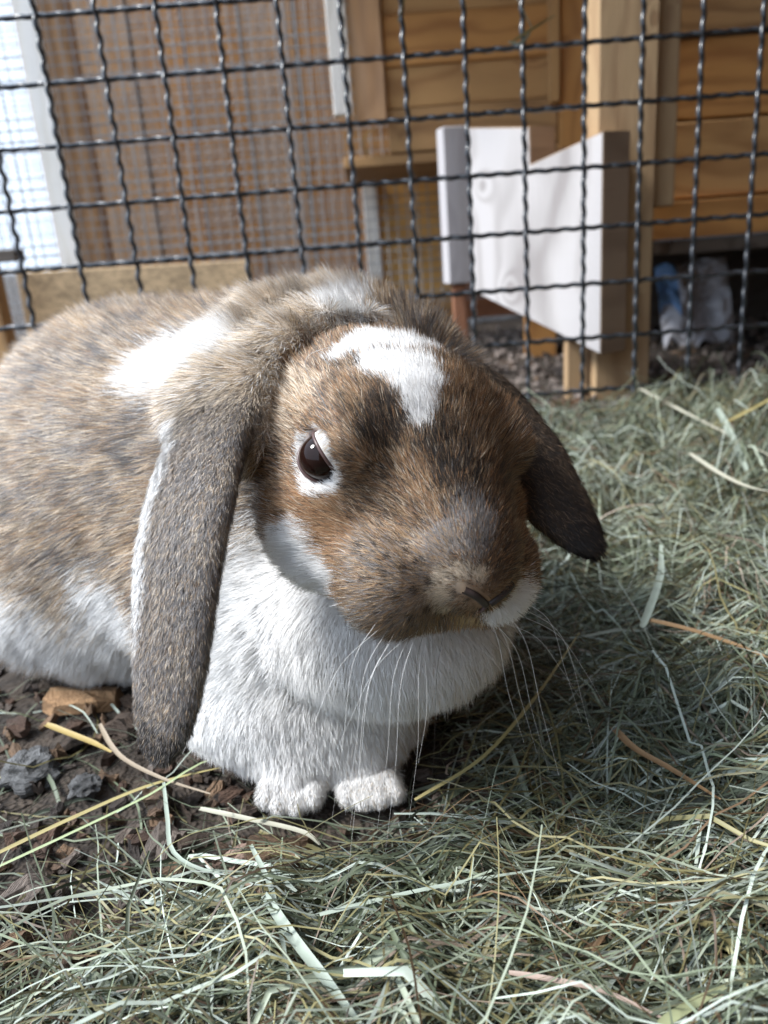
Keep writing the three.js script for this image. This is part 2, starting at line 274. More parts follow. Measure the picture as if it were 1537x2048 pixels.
// rolls of skin round the ear base and the nape
for (const [pts, r] of [[[[720, 658, 0.306], [630, 668, 0.297], [552, 712, 0.285], [507, 790, 0.274], [500, 875, 0.267]], 0.0085], [[[680, 640, 0.36], [540, 668, 0.335], [455, 745, 0.305], [425, 830, 0.28]], 0.0145]])
  for (let i = 0; i + 1 < pts.length; i++) cone(at(...pts[i]), at(...pts[i + 1]), r, r, 0.011);
const EYES = [1, -1].map(s => ({ c: head(1.78, 3.46 * s, 0.74), r: 0.0074, s }));
for (const e of EYES) prims.push({ g: 'cut', t: 3, c: e.c, r: [0.0070, 0.0070, 0.0070], k: 0.004, ax: HAX });
// bounds for quick rejection
const makeSdf = list => {
  const Q = list.map(p => {
    if (p.t === 0 || p.t === 3) return { ...p, cx: p.c.x, cy: p.c.y, cz: p.c.z, m: p.ax.flatMap(v => [v.x, v.y, v.z]) };
    return { ...p, cx: p.a.x, cy: p.a.y, cz: p.a.z, m: p.t === 2 ? [p.ax, p.w, p.n].flatMap(v => [v.x, v.y, v.z]) : [p.ax.x, p.ax.y, p.ax.z] };
  });
  return (x, y, z) => {
    let d = 1;
    for (const p of Q) {
      const dx = x - p.cx, dy = y - p.cy, dz = z - p.cz, m = p.m; let e;
      if (p.t === 0 || p.t === 3) {
        const a = m[0] * dx + m[1] * dy + m[2] * dz, b = m[3] * dx + m[4] * dy + m[5] * dz, c = m[6] * dx + m[7] * dy + m[8] * dz, r0 = p.r[0], r1 = p.r[1], r2 = p.r[2];
        const A = a / r0, B = b / r1, C = c / r2, k0 = Math.sqrt(A * A + B * B + C * C), k1 = Math.sqrt(A * A / (r0 * r0) + B * B / (r1 * r1) + C * C / (r2 * r2));
        e = k1 > 1e-9 ? k0 * (k0 - 1) / k1 : -Math.min(r0, r1, r2);
      } else if (p.t === 1) {
        const h = Math.min(1, Math.max(0, (m[0] * dx + m[1] * dy + m[2] * dz) / p.l)), q = h * p.l;
        const A = dx - m[0] * q, B = dy - m[1] * q, C = dz - m[2] * q; e = Math.sqrt(A * A + B * B + C * C) - lerp(p.ra, p.rb, h);
      } else {
        const a = m[0] * dx + m[1] * dy + m[2] * dz, w = m[3] * dx + m[4] * dy + m[5] * dz, n = (m[6] * dx + m[7] * dy + m[8] * dz) / p.s, h = Math.min(1, Math.max(0, a / p.l)), r = lerp(p.ra, p.rb, h);
        const A = a - h * p.l, q = Math.sqrt(A * A + w * w + n * n) - r; e = q > 0 ? q * 0.75 : q * p.s;
      }
      if (p.t === 3 || p.carve) { const k = p.k, h = Math.max(k - Math.abs(d + e), 0) / k; d = Math.max(d, -e) + h * h * k * 0.25; } else { const k = p.k, h = Math.max(k - Math.abs(d - e), 0) / k; d = Math.min(d, e) - h * h * k * 0.25; }
    }
    return d;
  };
};
const sdf = makeSdf(prims);
function surfaceNets(f, lo, hi, s) {
  const n = [0, 1, 2].map(i => Math.ceil((hi[i] - lo[i]) / s) + 1), [nx, ny, nz] = n, F = new Float32Array(nx * ny * nz);
  const B = 6, reach = B * s * 1.3 + 0.006;
  for (let K = 0; K < nz; K += B) for (let J = 0; J < ny; J += B) for (let I = 0; I < nx; I += B) {     // blocks far from the surface are filled with one value
    const m = f(lo[0] + (I + B / 2) * s, lo[1] + (J + B / 2) * s, lo[2] + (K + B / 2) * s), far = Math.abs(m) > reach;
    for (let k = K; k < Math.min(nz, K + B); k++) for (let j = J; j < Math.min(ny, J + B); j++) for (let i = I; i < Math.min(nx, I + B); i++)
      F[i + nx * (j + ny * k)] = far ? m : f(lo[0] + i * s, lo[1] + j * s, lo[2] + k * s);
  }
  const id = new Int32Array(nx * ny * nz).fill(-1), pos = [], idx = [], off = [];
  for (let c = 0; c < 8; c++) off.push((c & 1) + (c >> 1 & 1) * nx + (c >> 2 & 1) * nx * ny);
  for (let k = 0; k < nz - 1; k++) for (let j = 0; j < ny - 1; j++) for (let i = 0; i < nx - 1; i++) {
    const q = i + nx * (j + ny * k); let mask = 0;
    for (let c = 0; c < 8; c++) if (F[q + off[c]] < 0) mask |= 1 << c;
    if (mask === 0 || mask === 255) continue;
    let sx = 0, sy = 0, sz = 0, m = 0;
    for (let a = 0; a < 8; a++) for (const b of [a | 1, a | 2, a | 4]) if (b !== a && ((mask >> a ^ mask >> b) & 1)) {
      const t = F[q + off[a]] / (F[q + off[a]] - F[q + off[b]]), ux = a & 1, uy = a >> 1 & 1, uz = a >> 2 & 1;
      sx += ux + t * ((b & 1) - ux); sy += uy + t * ((b >> 1 & 1) - uy); sz += uz + t * ((b >> 2 & 1) - uz); m++;
    }
    id[q] = pos.length / 3; pos.push(lo[0] + (i + sx / m) * s, lo[1] + (j + sy / m) * s, lo[2] + (k + sz / m) * s);
  }
  const st = [1, nx, nx * ny];
  for (let k = 1; k < nz - 1; k++) for (let j = 1; j < ny - 1; j++) for (let i = 1; i < nx - 1; i++) {
    const q = i + nx * (j + ny * k), ins = F[q] < 0;
    for (let a = 0; a < 3; a++) {
      if (ins === (F[q + st[a]] < 0)) continue;
      const b = st[(a + 1) % 3], c = st[(a + 2) % 3], v = [id[q], id[q - b], id[q - b - c], id[q - c]];
      if (v.some(x => x < 0)) continue;
      if (ins) idx.push(v[0], v[1], v[2], v[0], v[2], v[3]); else idx.push(v[0], v[2], v[1], v[0], v[3], v[2]);
    }
  }
  // settle the vertices on the surface and take normals from the field
  const P = new Float32Array(pos), N = new Float32Array(pos.length), e = 0.0006;
  for (let i = 0; i < P.length; i += 3) {
    for (let it = 0; it < 2; it++) {
      const [x, y, z] = [P[i], P[i + 1], P[i + 2]];
      const gx = f(x + e, y, z) - f(x - e, y, z), gy = f(x, y + e, z) - f(x, y - e, z), gz = f(x, y, z + e) - f(x, y, z - e), l = Math.hypot(gx, gy, gz) || 1;
      N[i] = gx / l; N[i + 1] = gy / l; N[i + 2] = gz / l;
      if (it === 0) { const d = Math.max(-s, Math.min(s, f(x, y, z) / Math.max(0.5, l / (2 * e)))); P[i] -= N[i] * d; P[i + 1] -= N[i + 1] * d; P[i + 2] -= N[i + 2] * d; }
    }
  }
  return { P, N, idx };
}
const skin = (() => {
  const box = new THREE.Box3();
  for (const p of prims) { if (p.t === 3 || p.carve) continue; if (p.t === 0) box.union(new THREE.Box3().setFromCenterAndSize(p.c, V3(1, 1, 1).multiplyScalar(2 * Math.max(...p.r)))); else { for (const q of [p.a, p.a.clone().addScaledVector(p.ax, p.l)]) box.union(new THREE.Box3().setFromCenterAndSize(q, V3(1, 1, 1).multiplyScalar(2 * Math.max(p.ra, p.rb)))); } }
  box.expandByScalar(0.008);
  return surfaceNets(sdf, box.min.toArray(), box.max.toArray(), 0.0026);
})();
console.log('skin vertices', skin.P.length / 3, 'head', HO.toArray());
// ---- coat: colour and lie of the hair over the body
const groups = ['trunk', 'dewlap', 'leg', 'head', 'ear0', 'ear1', 'roll', 'toe'];
const groupSdf = groups.map(g => makeSdf(prims.filter(p => p.g === g)));
function onSkin(px, py) {                                // the point of the body met from the camera there
  const o = camera.position.clone(), d = at(px, py, 1).sub(o).normalize(); let t = 0.15;
  for (let i = 0; i < 200; i++) { const p = o.clone().addScaledVector(d, t), e = sdf(p.x, p.y, p.z); if (e < 0.0004) return p; t += Math.max(e * 0.7, 0.0004); }
  return o.addScaledVector(d, 0.4);
}
const skinAlong = (p, d) => { const q = p.clone(); for (let i = 0; i < 120; i++) { const e = sdf(q.x, q.y, q.z); if (e < 0.0002) break; q.addScaledVector(d, Math.max(0.0002, e * 0.7)); } return q; };
// nostrils and the cleft of the lip, laid on the front of the muzzle
const onMuzzle = (r, u) => skinAlong(head(9.5, r, u), HF.clone().negate());
const NOSTRILS = [1, -1].map(q => [[0.08, -0.74], [0.32, -0.52], [0.58, -0.36], [0.84, -0.30]].map(([r, u]) => onMuzzle(r * q, u)));
const CLEFT = [[0, -0.74], [0.01, -1.1], [0.0, -1.5], [0, -1.95]].map(([r, u]) => onMuzzle(r, u));
const gapPts = [...NOSTRILS.flat().map(p => [p, 0.0019]), ...NOSTRILS.flatMap(l => l.slice(1).map((p, i) => [p.clone().lerp(l[i], 0.5), 0.0019])), ...CLEFT.map(p => [p, 0.0009]), ...CLEFT.slice(1).map((p, i) => [p.clone().lerp(CLEFT[i], 0.5), 0.0009])];
const noseGap = p => gapPts.some(([q, r]) => p.distanceToSquared(q) < r * r);
const NOSE = head(7.0, 0, -0.7), RUMP = at(150, 1000, 0.56), NECK = at(690, 840, 0.375);
const BACK = RUMP.clone().sub(NECK).normalize();
const C = {                                              // dye of the hairs, linear
  white: [0.81, 0.80, 0.785], cream: [0.66, 0.55, 0.42], tan: [0.45, 0.305, 0.175], brown: [0.22, 0.145, 0.088], rust: [0.34, 0.18, 0.085],
  dark: [0.055, 0.040, 0.030], grey: [0.275, 0.255, 0.245], slate: [0.12, 0.112, 0.11], straw: [0.50, 0.36, 0.18], black: [0.022, 0.018, 0.016],
};
const blob = (pts, r, s = 0.45) => pts.map(([x, y, k = 1]) => ({ p: onSkin(x, y), r: r * k, s }));
const blobAt = (list, p, n) => { let m = 0; for (const b of list) { const d = p.distanceTo(b.p) / b.r + n * 0.22; m = Math.max(m, 1 - smooth(b.s, 1.35, d)); } return m; };
const PATCH = {
  shoulder: blob([[330, 735], [370, 705], [410, 680], [300, 755, 0.6]], 0.0165),
  nape: blob([[690, 612], [715, 605, 0.8]], 0.012),
  belly: blob([[20, 1255], [90, 1285], [160, 1310], [230, 1290], [240, 1220, 0.9], [260, 1340, 1.1], [-60, 1240]], 0.026),
  chest: blob([[430, 1400, 1.4], [520, 1350, 1.6], [500, 1250, 1.4], [600, 1420, 1.6], [600, 1280, 1.6], [470, 1200, 0.9]], 0.030),
  jaw: blob([[525, 1130], [560, 1118], [600, 1120, 0.95], [635, 1150, 0.85], [648, 1190, 0.8], [668, 1222, 0.7], [560, 1190], [610, 1205], [655, 1235, 0.8], [665, 1275], [700, 1300, 1.1], [760, 1340, 1.2], [900, 1350, 1.3], [840, 1360, 1.3], [1000, 1280, 1.0], [1020, 1240, 0.8], [1035, 1205, 0.7], [1000, 1225, 0.45]], 0.0115),
  blaze: blob([[775, 690, 1.3], [815, 695, 1.25], [850, 700, 0.95], [735, 700, 0.9], [708, 712, 0.6], [680, 728, 0.36], [770, 735, 0.85], [805, 745, 0.95], [840, 745, 0.9], [825, 775, 0.75], [848, 775, 0.7], [843, 805, 0.6], [848, 832, 0.48], [848, 852, 0.34]], 0.0082),
  cheek: blob([[600, 1010], [640, 1050], [570, 1060], [680, 1090, 0.8]], 0.0105),
  muzzle: blob([[760, 1130], [800, 1180, 1.1], [850, 1210, 1.1], [750, 1210, 1.0], [860, 1130], [905, 1230, 0.7]], 0.0115),
  chinline: blob([[720, 1250, 0.8], [770, 1275], [820, 1285], [870, 1275], [935, 1230, 0.8], [945, 1245, 0.6]], 0.0065),
  nosetop: blob([[950, 1040], [930, 1075], [890, 1090, 0.9]], 0.0075),
  nostril: blob([[892, 1160, 0.8], [882, 1190, 0.9], [890, 1215, 0.6], [925, 1145, 0.6], [965, 1152, 0.5]], 0.0046),
  bridge: blob([[790, 850, 1.2], [920, 955, 1.1], [880, 900], [760, 880, 0.8]], 0.0075),
  rightside: blob([[1010, 1100], [990, 1050, 0.8], [1010, 980], [985, 1130, 0.8]], 0.0095),
  dots: blob([[735, 1100], [765, 1090], [800, 1085], [750, 1125], [785, 1118], [825, 1105], [745, 1160], [780, 1150], [815, 1140], [850, 1125], [760, 1195], [800, 1190], [835, 1180], [865, 1165], [790, 1235], [830, 1230], [860, 1215]], 0.0016, 0.3),
  brow: blob([[590, 800], [560, 840, 0.9], [620, 790, 0.8], [540, 790]], 0.010),
};
const EYE = EYES.map(e => e.c), cLo = V3(), tmp = V3();
function shares(p, G, n1, n2) {
  const m1 = Math.max(-1, Math.min(1, n1 * 1.7));                          // what hairs stand here: [colour, share] pairs; shares are taken from the top
  const [f, r, u] = toHead(p), w = [], near = g => 1 - smooth(0.001, 0.007, G[groups.indexOf(g)]);
  const isHead = near('head'), isEar = Math.max(near('ear0') * smooth(-0.002, 0.004, G[3] - G[4]), near('ear1') * smooth(-0.002, 0.004, G[3] - G[5])), wide = g => 1 - smooth(0.006, 0.018, G[groups.indexOf(g)]), dew = wide('dewlap'), leg = wide('leg');
  const add = (k, a) => { if (a > 0.004) w.push([k, Math.min(1, a)]); };
  if (isEar > 0.5) {
    const e = G[4] < G[5] ? 0 : 1, ax = earAxes[e]; let best = 9, u0 = 0;
    for (let i = 0; i <= 16; i++) { const q = ax.pts[i].distanceTo(p); if (q < best) { best = q; u0 = i / 16; } }
    const side = tmp.copy(p).sub(ax.pts[Math.round(u0 * 16)]).dot(ax.wdir) * (e ? -1 : 1);
    if (e === 0) add('white', 0.85 * smooth(0.0055, 0.0115, -side + n1 * 0.0016) * smooth(0.05, 0.18, u0) * (1 - smooth(0.55, 0.8, u0)));  // white hair plus rim light, both put into this edge colour
    add('black', smooth(0.80, 0.98, u0 + n1 * 0.05) * 0.75);
    if (e === 0) { add('cream', (1 - smooth(0.08, 0.24, u0)) * 0.75); add('slate', 0.30 + 0.2 * n1); add('cream', 0.15 - 0.1 * n1); add('grey', 0.72); add('tan', 0.4); add('brown', 1); }
    else { add('black', 0.42); add('dark', 0.65 + 0.2 * n1); add('brown', 1); }
    return w;
  }
  add('white', blobAt(PATCH.shoulder, p, n1)); add('white', blobAt(PATCH.nape, p, n1)); add('white', blobAt(PATCH.belly, p, n1)); add('white', blobAt(PATCH.chest, p, n1 * 0.5));
  add('white', blobAt(PATCH.blaze, p, n1 * 0.8)); if (G[3] < 0.012) add('white', blobAt(PATCH.jaw, p, n1 * 0.6));
  if (G[6] < G[3] - 0.0005 && G[6] < 0.004) {
    add('white', blobAt(PATCH.blaze, p, n1 * 0.8)); add('white', 0.16); add('cream', 0.52 + 0.2 * n1); add('straw', 0.16); add('grey', 0.45); add('tan', 0.6); add('brown', 1); return w;
  }
  if (isHead > 0.3) {
    add('dark', blobAt(PATCH.dots, p, 0) * 0.8);
    for (const e of EYE) { const d = p.distanceTo(e) + (e === EYE[1] ? 0.0035 : 0); tmp.copy(p).sub(e); const fw = tmp.dot(HF) * 100, up = tmp.dot(HU) * 100; add('white', (1 - smooth(0.0090, 0.0110, d - 0.0034 * smooth(0.3, 1.3, fw * 0.8 - up * 0.7) + 0.0016 * smooth(0, 0.8, up) + n1 * 0.001)) * 0.92); }
    add('white', blobAt(PATCH.blaze, p, n1 * 0.8));
    add('white', blobAt(PATCH.jaw, p, n1 * 0.6));
    if (u < -3.6 || (u < -2.8 && f < 1.0)) add('white', 0.95);
    add('cream', blobAt(PATCH.nostril, p, n1 * 0.5) * 0.9);
    add('straw', blobAt(PATCH.chinline, p, n1) * 0.6);
    const mz = blobAt(PATCH.muzzle, p, n1); add('grey', mz * 0.35); add('tan', mz * 0.45);
    const nt = blobAt(PATCH.nosetop, p, n1); add('grey', nt * 0.6); add('slate', nt * 0.3);
    const br = blobAt(PATCH.bridge, p, n1); add('black', br * 0.45); add('dark', br * 0.5);
    const rs = blobAt(PATCH.rightside, p, n1); add('dark', rs * 0.5); add('rust', rs * 0.4);
    const ck = blobAt(PATCH.cheek, p, n1); add('rust', ck * 0.45); add('tan', ck * 0.4);
    const bw = blobAt(PATCH.brow, p, n1); add('cream', bw * 0.45); add('tan', bw * 0.5);
    const n3 = noise3(p.x * 260, p.y * 260, p.z * 260); add('black', 0.13 + 0.16 * n3 + 0.06 * n1); add('dark', 0.18 + 0.14 * n1 + 0.10 * n2 + 0.16 * n3); add('cream', 0.08 - 0.12 * n3); add('rust', 0.34 - 0.1 * n2); add('tan', 0.40 - 0.2 * n1 - 0.2 * n3); add('brown', 0.85); add('grey', 1);
    return w;
  }
  add('cream', Math.max(leg, dew) * smooth(0.075, 0.035, p.y) * 0.22); add('white', Math.max(leg, near('toe')) * 0.97); add('white', dew * 0.97);
  const roll = near('roll'); add('cream', roll * 0.38); add('straw', roll * 0.18);
  const low = smooth(0.085, 0.05, p.y + n1 * 0.012); add('cream', low * 0.5);
  const n4 = noise3(p.x * 150 + 40, p.y * 150, p.z * 150); add('cream', 0.19 + 0.20 * m1 + 0.06 * n4); add('slate', 0.20 - 0.20 * m1 + 0.08 * n2 - 0.06 * n4); add('grey', 0.42 + 0.35 * n2); add('tan', 0.62 + 0.25 * m1); add('rust', 0.25); add('brown', 1);
  return w;
}
function lookAt(p, G, out) {                             // mean colour for the skin under the hair
  const n1 = noise3(p.x * 90, p.y * 90, p.z * 90), n2 = noise3(p.x * 30, p.y * 30, p.z * 30); let left = 1; out[0] = out[1] = out[2] = 0;
  for (const [k, a] of shares(p, G, n1, n2)) { const s = left * a; for (let c = 0; c < 3; c++) out[c] += C[k][c] * s; left -= s; if (left < 0.01) break; }
  return out;
}
for (const a of earAxes) { a.pts = a.curve.getPoints(16); a.tan = Array.from({ length: 17 }, (_, i) => a.curve.getTangent(i / 16)); }
const bodyGeometry = new THREE.BufferGeometry(), vertexGroups = new Float32Array(skin.P.length / 3 * groups.length);
{
  const n = skin.P.length / 3, col = new Float32Array(n * 3), o = [0, 0, 0], p = V3();
  for (let i = 0; i < n; i++) {
    p.fromArray(skin.P, i * 3); const G = groupSdf.map(f => f(p.x, p.y, p.z)); vertexGroups.set(G, i * groups.length);
    lookAt(p, G, o); { for (const e of EYES) { const k = 1 - smooth(0.0006, 0.0020, p.distanceTo(e.c) - e.r); for (let c = 0; c < 3; c++) o[c] = lerp(o[c], [0.22, 0.13, 0.12][c], k); } } for (let c = 0; c < 3; c++) col[i * 3 + c] = o[c];
  }
  bodyGeometry.setAttribute('position', new THREE.BufferAttribute(skin.P, 3)); bodyGeometry.setAttribute('normal', new THREE.BufferAttribute(skin.N, 3));
  bodyGeometry.setAttribute('color', new THREE.BufferAttribute(col, 3)); bodyGeometry.setIndex(skin.idx);
}
mesh('body', bodyGeometry, new THREE.MeshStandardMaterial({ vertexColors: true, roughness: 1 }), rabbit);
console.log('body done');
function makeFur(count) {
  const { P, N, idx } = skin, nt = idx.length / 3, cum = new Float64Array(nt), a = V3(), b = V3(), c = V3(), ng = groups.length; let total = 0;
  const zone = new Uint8Array(nt);
  for (let t = 0; t < nt; t++) {
    a.fromArray(P, idx[t * 3] * 3); b.fromArray(P, idx[t * 3 + 1] * 3); c.fromArray(P, idx[t * 3 + 2] * 3);
    const v = idx[t * 3], G = vertexGroups.subarray(v * ng, v * ng + ng); let best = 0; for (let g = 1; g < ng; g++) if (G[g] < G[best]) best = g; zone[t] = best;
    const view = camera.position.clone().sub(a).normalize(), fac = view.x * N[v * 3] + view.y * N[v * 3 + 1] + view.z * N[v * 3 + 2];
    let w = b.clone().sub(a).cross(c.clone().sub(a)).length() / 2 * (fac > -0.25 ? 1 : 0.22) * (a.y < 0.004 ? 0.1 : 1);
    w *= [1, 1.4, 1.5, 3.3, 4.2, 2.0, 2.0, 3][best]; total += w; cum[t] = total;
  }
  const pos = new Float32Array(count * 15), nor = new Float32Array(count * 15), col = new Float32Array(count * 15), ind = new Uint32Array(count * 9);
  const R = mulberry(99), p = V3(), n = V3(), flow = V3(), side = V3(), q = V3(), m = V3(), G = new Float32Array(ng), hn = V3(); let h = 0;
  for (let it = 0; it < count - 11000; it++) {
    const want = R() * total; let lo = 0, hi = nt - 1; while (lo < hi) { const mid = lo + hi >> 1; if (cum[mid] < want) lo = mid + 1; else hi = mid; }
    const t = lo; let u = R(), v = R(); if (u + v > 1) { u = 1 - u; v = 1 - v; } const w = 1 - u - v, i0 = idx[t * 3], i1 = idx[t * 3 + 1], i2 = idx[t * 3 + 2];
    p.set(P[i0 * 3] * w + P[i1 * 3] * u + P[i2 * 3] * v, P[i0 * 3 + 1] * w + P[i1 * 3 + 1] * u + P[i2 * 3 + 1] * v, P[i0 * 3 + 2] * w + P[i1 * 3 + 2] * u + P[i2 * 3 + 2] * v);
    n.set(N[i0 * 3] * w + N[i1 * 3] * u + N[i2 * 3] * v, N[i0 * 3 + 1] * w + N[i1 * 3 + 1] * u + N[i2 * 3 + 1] * v, N[i0 * 3 + 2] * w + N[i1 * 3 + 2] * u + N[i2 * 3 + 2] * v).normalize();
    for (let g = 0; g < ng; g++) G[g] = vertexGroups[i0 * ng + g] * w + vertexGroups[i1 * ng + g] * u + vertexGroups[i2 * ng + g] * v;
    const eyeD = Math.min(p.distanceTo(EYE[0]), p.distanceTo(EYE[1])); if (eyeD < EYES[0].r + 0.0012) continue;
    if (noseGap(p)) continue;
    // lie of the hair
    flow.set(0, 0, 0); let L = 0, W = 0, lift = 0, wid = 0;
    for (let g = 0; g < ng; g++) {
      const k = Math.exp(-Math.max(-0.01, G[g]) / 0.0035); if (k < 0.003) continue;
      if (g === 0) q.copy(BACK).add(tmp.set(0, -0.35, 0)); else if (g === 1) q.set(0, -1, 0).addScaledVector(HF, 0.12); else if (g === 7) q.set(0, -0.4, 0.9); else if (g === 2) q.set(0, -1, 0.15);
      else if (g === 3) q.copy(p).sub(NOSE); else if (g === 6) q.copy(BACK).multiplyScalar(0.7).add(tmp.set(-0.1, -0.9, 0.25));
      else { const A = earAxes[g - 4]; let bi = 0, bd = 9; for (let i = 0; i <= 16; i += 2) { const dd = A.pts[i].distanceToSquared(p); if (dd < bd) { bd = dd; bi = i; } } q.copy(A.tan[bi]); }
      flow.addScaledVector(q.normalize(), k); W += k;
      L += k * [0.0125, 0.0105, 0.0072, 0.0064, 0.0033, 0.0033, 0.0095, 0.0026][g]; lift += k * [0.58, 0.40, 0.45, 0.46, 0.26, 0.24, 0.62, 0.4][g]; wid += k * [0.00021, 0.00018, 0.00019, 0.00015, 0.00014, 0.00015, 0.00019, 0.00015][g];
    }
    L /= W; lift /= W; wid /= W;
    const dn = p.distanceTo(NOSE); if (G[3] < 0.004) { const s = smooth(0.008, 0.05, dn); L *= 0.42 + 0.58 * s; L *= 0.5 + 0.5 * smooth(0.010, 0.020, eyeD); lift *= lerp(1.25, 1, s); }
    const n1 = noise3(p.x * 90, p.y * 90, p.z * 90), n2 = noise3(p.x * 30, p.y * 30, p.z * 30);
    flow.normalize().addScaledVector(n, -flow.dot(n)); if (flow.lengthSq() < 1e-4) flow.set(0.3, -1, 0.2).addScaledVector(n, -flow.dot(n)); flow.normalize();
    side.copy(n).cross(flow).normalize();
    // locks: neighbouring hairs lean together
    const calm = 1 - 0.6 * Math.max(smooth(0.006, 0.0, G[1]), smooth(0.006, 0.0, G[2]) * 0.6), fq = 0.9 / L * 1.1, c1 = noise3(p.x * fq + 11, p.y * fq, p.z * fq), c2 = noise3(p.x * fq, p.y * fq + 31, p.z * fq);
    flow.addScaledVector(side, c1 * 0.36 * calm + (R() - 0.5) * 0.8).normalize();
    lift *= 1 + c2 * 0.45 * calm + (R() - 0.5) * 0.9; lift = Math.max(0.06, lift);
    L *= (0.75 + 0.4 * R()) * (1 + 0.15 * c2) * (R() < 0.03 ? 1.25 : 1);
    side.copy(n).cross(flow).normalize();
    let pick = R(), key = 'brown'; for (const [k, s] of shares(p, G, n1, n2)) { key = k; const r = R(); if (r < s) break; }
    const base = C[key], br = key === 'white' ? 0.95 + 0.08 * R() : (0.66 + 0.60 * R()) * (1 + 0.10 * n1), tipDark = (key === 'tan' || key === 'grey' || key === 'brown' || key === 'cream') && R() < (key === 'cream' ? 0.08 : 0.30) ? 0.28 : 1;
    const wd = wid * (0.7 + 0.6 * R()) * (key === 'white' ? 1.15 : 1), cl = Math.cos(lift), sl = Math.sin(lift), bend = 0.75 + 0.5 * R();
    const o = h * 15, vi = h * 5;
    for (let k = 0; k < 3; k++) {
      const s = [0, 0.55, 1][k], up = (sl * 1.35 * s - sl * 0.35 * bend * s * s) * L, al = cl * s * L;
      m.copy(p).addScaledVector(n, up - (k ? 0 : 0.0006)).addScaledVector(flow, al);
      if (m.y < 0.001) m.y = 0.001;
      hn.copy(n).multiplyScalar(cl).addScaledVector(flow, -sl * 0.5).addScaledVector(side, (R() - 0.5) * 0.5).normalize();
      const dk = k === 2 ? tipDark : k === 1 ? (1 + tipDark) / 2 : 1;
      for (const e of k === 2 ? [0] : [-0.5, 0.5]) {
        const j = o + (k * 2 + (e > 0 ? 1 : 0)) * 3, ww = wd * e * (k === 1 ? 0.8 : 1);
        pos[j] = m.x + side.x * ww; pos[j + 1] = m.y + side.y * ww; pos[j + 2] = m.z + side.z * ww;
        nor[j] = hn.x; nor[j + 1] = hn.y; nor[j + 2] = hn.z;
        for (let c2 = 0; c2 < 3; c2++) col[j + c2] = Math.min(0.9, base[c2] * br * dk);
      }
    }
    // wound so that the outer face of each hair looks away from the skin
    ind.set([vi, vi + 2, vi + 1, vi + 1, vi + 2, vi + 3, vi + 2, vi + 4, vi + 3], h * 9); h++;
  }
  // short pale hairs on the eyelids, combed away from the rim
  for (const e of EYES) for (const lid of e.lids) for (let i = 0; i < 2600 && h < count; i++) {
    const a = lid.ang - 0.03 - 0.6 * R(), b = R() * 2 * Math.PI, x = V3(1, 0, 0).addScaledVector(lid.d, -lid.d.x).normalize(), y = lid.d.clone().cross(x);
    n.copy(lid.d).multiplyScalar(Math.cos(a)).addScaledVector(x, Math.sin(a) * Math.cos(b)).addScaledVector(y, Math.sin(a) * Math.sin(b)); p.copy(e.c).addScaledVector(n, e.r * 1.06);
    if (n.dot(HR) * e.s < -0.1) continue;
    flow.copy(lid.d).addScaledVector(n, -lid.d.dot(n)).normalize(); side.copy(n).cross(flow).addScaledVector(flow, (R() - 0.5) * 0.8); flow.copy(side).cross(n).normalize(); side.copy(n).cross(flow).normalize();
    const L = 0.0026 + 0.0018 * R(), key = R() < 0.3 ? 'cream' : 'white', br = 0.9 + 0.12 * R(), wd = 0.00014, o = h * 15, vi = h * 5;
    for (let k = 0; k < 3; k++) { const s = [0, 0.55, 1][k]; m.copy(p).addScaledVector(n, L * 0.3 * s).addScaledVector(flow, L * 0.93 * s); for (const q2 of k === 2 ? [0] : [-0.5, 0.5]) { const j = o + (k * 2 + (q2 > 0 ? 1 : 0)) * 3; pos[j] = m.x + side.x * wd * q2; pos[j + 1] = m.y + side.y * wd * q2; pos[j + 2] = m.z + side.z * wd * q2; nor[j] = n.x; nor[j + 1] = n.y; nor[j + 2] = n.z; for (let c2 = 0; c2 < 3; c2++) col[j + c2] = Math.min(0.9, C[key][c2] * br); } }
    ind.set([vi, vi + 2, vi + 1, vi + 1, vi + 2, vi + 3, vi + 2, vi + 4, vi + 3], h * 9); h++;
  }
  const g = new THREE.BufferGeometry();
  g.setAttribute('position', new THREE.BufferAttribute(pos.slice(0, h * 15), 3)); g.setAttribute('normal', new THREE.BufferAttribute(nor.slice(0, h * 15), 3));
  g.setAttribute('color', new THREE.BufferAttribute(col.slice(0, h * 15), 3)); g.setIndex(new THREE.BufferAttribute(ind.slice(0, h * 9), 1));
  return g;
}
for (const e of EYES) {                                  // the lids: caps of shell over the ball, the opening between them a slant almond
  const lean = (f, r, u) => HF.clone().multiplyScalar(f).addScaledVector(HR, r * e.s).addScaledVector(HU, u).normalize();
  const look = lean(0.45, 0.9, 0.1), cap = (name, f, u, edge) => { const q = lean(f, 0, u); q.addScaledVector(look, -q.dot(look)).normalize(); return { name, d: q.multiplyScalar(Math.sin(2.1)).addScaledVector(look, Math.cos(2.1)).normalize(), ang: 2.1 - edge }; };
  e.lids = [cap('upper_eyelid', 0.50, 0.85, 0.74), cap('lower_eyelid', -0.45, -0.9, 0.86)];
}
const furMaterial = new THREE.MeshStandardMaterial({ vertexColors: true, roughness: 0.62, side: THREE.DoubleSide });
tag(mesh('fur', makeFur(typeof FURN === 'undefined' ? 600000 : FURN), furMaterial, rabbit), null, null, null, 'stuff');
console.log('fur done');
